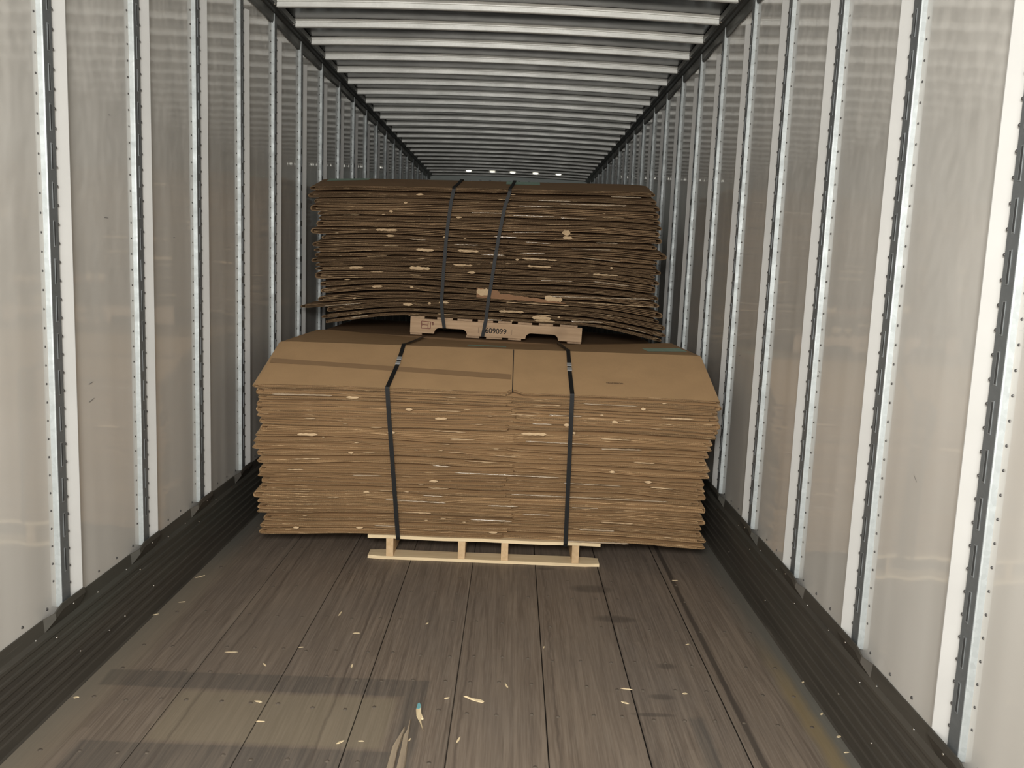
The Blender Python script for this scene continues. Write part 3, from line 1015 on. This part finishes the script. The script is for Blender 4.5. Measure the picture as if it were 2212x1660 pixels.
# ------------------------------------------------------------------ strapping bands
def band(name, pts, wd, label, group, seal=None):
    """a closed flat band through the points"""
    mb = MB(); rows = []
    P = [Vector(p) for p in pts]; n = len(P)
    for i in range(n):
        tq = (P[(i + 1) % n] - P[i - 1]).normalized()
        w_ = (Vector((1, 0, 0)) - tq * tq.x).normalized()
        nn = tq.cross(w_).normalized()
        c = P[i]
        rows.append([c - w_ * wd / 2 - nn * .0005, c + w_ * wd / 2 - nn * .0005, c + w_ * wd / 2 + nn * .0005, c - w_ * wd / 2 + nn * .0005])
    rows.append(rows[0])
    mb.grid(rows, closed=True)
    o = mb.build(name, STRAP); tag(o, label, 'strapping band', group)
    for (a, b) in seal or []:
        a, b = Vector(a), Vector(b)
        tq = (b - a).normalized(); w_ = (Vector((1, 0, 0)) - tq * tq.x).normalized(); nn = tq.cross(w_).normalized()
        if nn.z < 0: nn = -nn
        mb = MB()
        hw = wd / 2 + .0015
        rows = [[c - w_ * hw - nn * .0015, c - w_ * hw + nn * .0025, c + w_ * hw + nn * .0025, c + w_ * hw - nn * .0015] for c in (a, b)]
        mb.grid(rows, closed=True)
        for q in rows: k = mb.pts(q); mb.face(tuple(range(k, k + 4)))
        s_ = mb.build('seal', SEAL); s_.parent = o; s_['label'] = 'silver crimped seal'
    return o


def front_band(xs, name_label, jog):
    pts = []
    e = .023
    zt = lambda x, y: s_front(x, y, FT) + (.006 if y <= FC else .008)
    x_top, x_mid, x_edge, x_low = xs
    for k in range(0, 9):          # down the flap
        t_ = k / 8; y = lerp(FC, FY - .021, t_)
        x = lerp(x_top, x_mid, min(1, t_ * 2)) if t_ < .5 else lerp(x_mid, x_edge, t_ * 2 - 1)
        pts.append((x, y, zt(x, y) + .002))
    pts.append((x_edge, FY - e, zt(x_edge, FY) - .012))
    for k in range(1, 11):
        t_ = k / 10
        pts.append((lerp(x_edge, x_low, t_), FY - e - .003 + .048 * t_, lerp(.84, .118, t_)))
    pts.append((x_low, FY + .030, .101)); pts.append((x_low, FY + .06, .1005))
    pts.append((x_low, FB, .1005)); pts.append((x_low, FB + .02, .12)); pts.append((x_top, FB + .02, zt(x_top, FB) - .01))
    pts.append((x_top + jog, FB + .012, zt(x_top, FB) + .002)); pts.append((x_top + jog, lerp(FC, FB, .5), zt(x_top, 4.8))); pts.append((x_top + jog * .5, FC + .06, zt(x_top, FC + .06)))
    s = []
    for y0, y1 in ((4.265, 4.295), (4.215, 4.245)):
        xm = lambda y: lerp(x_mid, x_top, max(0, (y - 4.23) / .22)) if y > 4.23 else x_mid
        s.append(((xm(y0), y0, zt(x_mid, y0) + .0025), (xm(y1), y1, zt(x_mid, y1) + .0025)))
    return band('strapping_band', pts, .020, name_label, 'black bands round the front bale', s)


front_band((-.412, -.412, -.426, -.367), 'black strap with silver seal round the front bale, left of the two', .02)
front_band((.440, .437, .438, .445), 'black strap with silver seal round the front bale, right of the two', -.01)


def upper_band(xt, path, zlow, label):
    pts = []
    z_ = lambda x, y: s_up(x, y, FU) + .005
    pts.append((xt, UC + .05, z_(xt, UC))); pts.append((xt, UC, z_(xt, UC) + .003)); pts.append((xt - .01, lerp(UY, UC, .5), z_(xt, lerp(UY, UC, .5))))
    pts.append((path[0][0], UY - .024, z_(path[0][0], UY - .024) + .001))
    for x, z in path: pts.append((x, UY - .0285, z))
    x = path[-1][0]
    pts.append((x, UY + .03, zlow - .004)); pts.append((x, UB - .1, zlow - .004)); pts.append((x, UB + .02, zlow + .05)); pts.append((xt, UB + .02, z_(xt, UB) - .01)); pts.append((xt, UB + .012, z_(xt, UB) + .002))
    return band('strapping_band', pts, .021, label, 'black bands round the upper bale')


upper_band(-.225, [(-.250, 1.895), (-.266, 1.81), (-.280, 1.69), (-.289, 1.58), (-.300, 1.38), (-.307, 1.201), (-.300, 1.12), (-.285, 1.03)], 1.019, 'black strap round the upper bale, running into the left pallet notch')
upper_band(.125, [(.098, 1.895), (.070, 1.80), (.043, 1.64), (.019, 1.46), (.0, 1.30), (-.012, 1.21), (-.022, 1.10), (-.041, .985)], .980, 'black strap round the upper bale, crossing the stamped number')


# ------------------------------------------------------------------ splinters and chips on the floor
def splinter(outline, h, mat, name, label, group=None, mat2=None, split=None):
    cx = sum(p[0] for p in outline) / len(outline); cy = sum(p[1] for p in outline) / len(outline)
    mb = MB(); n = len(outline)
    a = mb.pts([(x, y, .0012) for x, y in outline])
    b = mb.pts([(cx + (x - cx) * .8, cy + (y - cy) * .94, h * random.uniform(.7, 1)) for x, y in outline])
    mb.face(tuple(a + i for i in range(n)))
    mb.face(tuple(b + i for i in range(n)))
    for i in range(n): mb.face((a + i, a + (i + 1) % n, b + (i + 1) % n, b + i))
    if mat2:
        for k, f in enumerate(mb.f):
            if sum(mb.v[i][1] for i in f) / len(f) > split: mb.m[k] = 1
    o = mb.build(name, [mat, mat2] if mat2 else mat, loc=(cx, cy, 0))
    tag(o, label, 'wood splinter', group)
    return o


splinter([(-.172, 2.20), (-.166, 2.30), (-.165, 2.40), (-.152, 2.46), (-.139, 2.518), (-.137, 2.50), (-.141, 2.44), (-.145, 2.38), (-.143, 2.30), (-.150, 2.20)], .010, WORN,
         'wood_splinter', 'long weathered split piece of floorboard at the bottom edge, left half')
splinter([(-.138, 2.20), (-.137, 2.30), (-.137, 2.40), (-.139, 2.46), (-.131, 2.50), (-.128, 2.568), (-.124, 2.50), (-.120, 2.43), (-.114, 2.34), (-.112, 2.20)], .010, WORN,
         'wood_splinter', 'long weathered split piece of floorboard at the bottom edge, taller right half')
_bs = splinter([(-.118, 2.625), (-.117, 2.655), (-.111, 2.662), (-.105, 2.65), (-.098, 2.60), (-.090, 2.578), (-.087, 2.572), (-.088, 2.566), (-.094, 2.566), (-.092, 2.55), (-.080, 2.498), (-.088, 2.52), (-.098, 2.55), (-.112, 2.585)], .006, CHIP,
         'wood_splinter', 'pale pointed wood splinter with blue painted tip')
mb = MB(); _o = [(-.1165, 2.628), (-.116, 2.655), (-.111, 2.6625), (-.1055, 2.65), (-.1035, 2.632), (-.110, 2.622)]
a_ = mb.pts([(x, y, .0068) for x, y in _o]); b_ = mb.pts([(x, y, .002) for x, y in _o])
mb.face(tuple(a_ + i for i in range(6)))
for i in range(6): mb.face((b_ + i, b_ + (i + 1) % 6, a_ + (i + 1) % 6, a_ + i))
o = mb.build('painted_tip', BLUE); o.parent = _bs; o.matrix_parent_inverse = Matrix.Translation(-_bs.location); o['label'] = 'blue painted tip'
splinter([(.030, 2.724), (.060, 2.709), (.092, 2.704), (.102, 2.696), (.098, 2.686), (.082, 2.690), (.055, 2.704)], .005, CHIP, 'wood_splinter', 'small bright sliver of wood pointing left on the middle floorboards')
chips = [(-.835, 2.984, .05, .1), (-.687, 2.894, .03, 2.2), (-.635, 2.639, .03, 2.9), (-.593, 2.519, .03, .05), (-1.213, 3.711, .05, .8), (-1.246, 3.28, .05, .6), (-1.183, 3.42, .03, .3),
         (-.513, 3.365, .05, 1.5), (-.414, 3.186, .03, .1), (-.117, 2.447, .02, 1.2), (.175, 2.81, .035, 1.9), (-.024, 2.708, .02, .5), (.96, 3.898, .03, .1), (.592, 2.82, .045, 3.0), (.575, 2.723, .03, 2.7),
         (.315, 3.124, .02, 1.4), (1.242, 2.922, .02, .8), (.793, 2.803, .02, 0), (-.595, 3.044, .02, .2), (-.38, 2.912, .03, 1.6), (-.323, 2.419, .03, .8), (-.262, 2.429, .02, 0), (.031, 2.457, .04, 1.3),
         (1.235, 2.56, .02, .4), (1.225, 2.47, .02, .2), (1.23, 2.70, .02, .9), (-1.22, 2.62, .02, .3), (.88, 3.2, .02, .4), (-.15, 3.3, .02, 1.0)]
_bd = {}
for x, y, l, a in chips: _bd.setdefault(min(7, max(0, int((x + 1.2136) // .3034))), []).append(y)
for k, (x, y, l, a) in enumerate(chips):
    bd = min(7, max(0, int((x + 1.2136) // .3034))); od = sorted(_bd[bd]).index(y)
    c, s_ = math.cos(a), math.sin(a); wd = .0025 + .0012 * (k % 3)
    pts = [(x + u * c - v * s_, y + u * s_ + v * c) for u, v in ((-l / 2, 0), (-l / 4, wd), (l / 4, wd * .8), (l / 2, 0), (l / 4, -wd * .7), (-l / 5, -wd))]
    splinter(pts, .003, CHIP, 'wood_chip', f'tiny pale wood chip on {ORD[bd]} floorboard from left, {ORD[od]} from the doors', 'wood chips scattered on the floor')
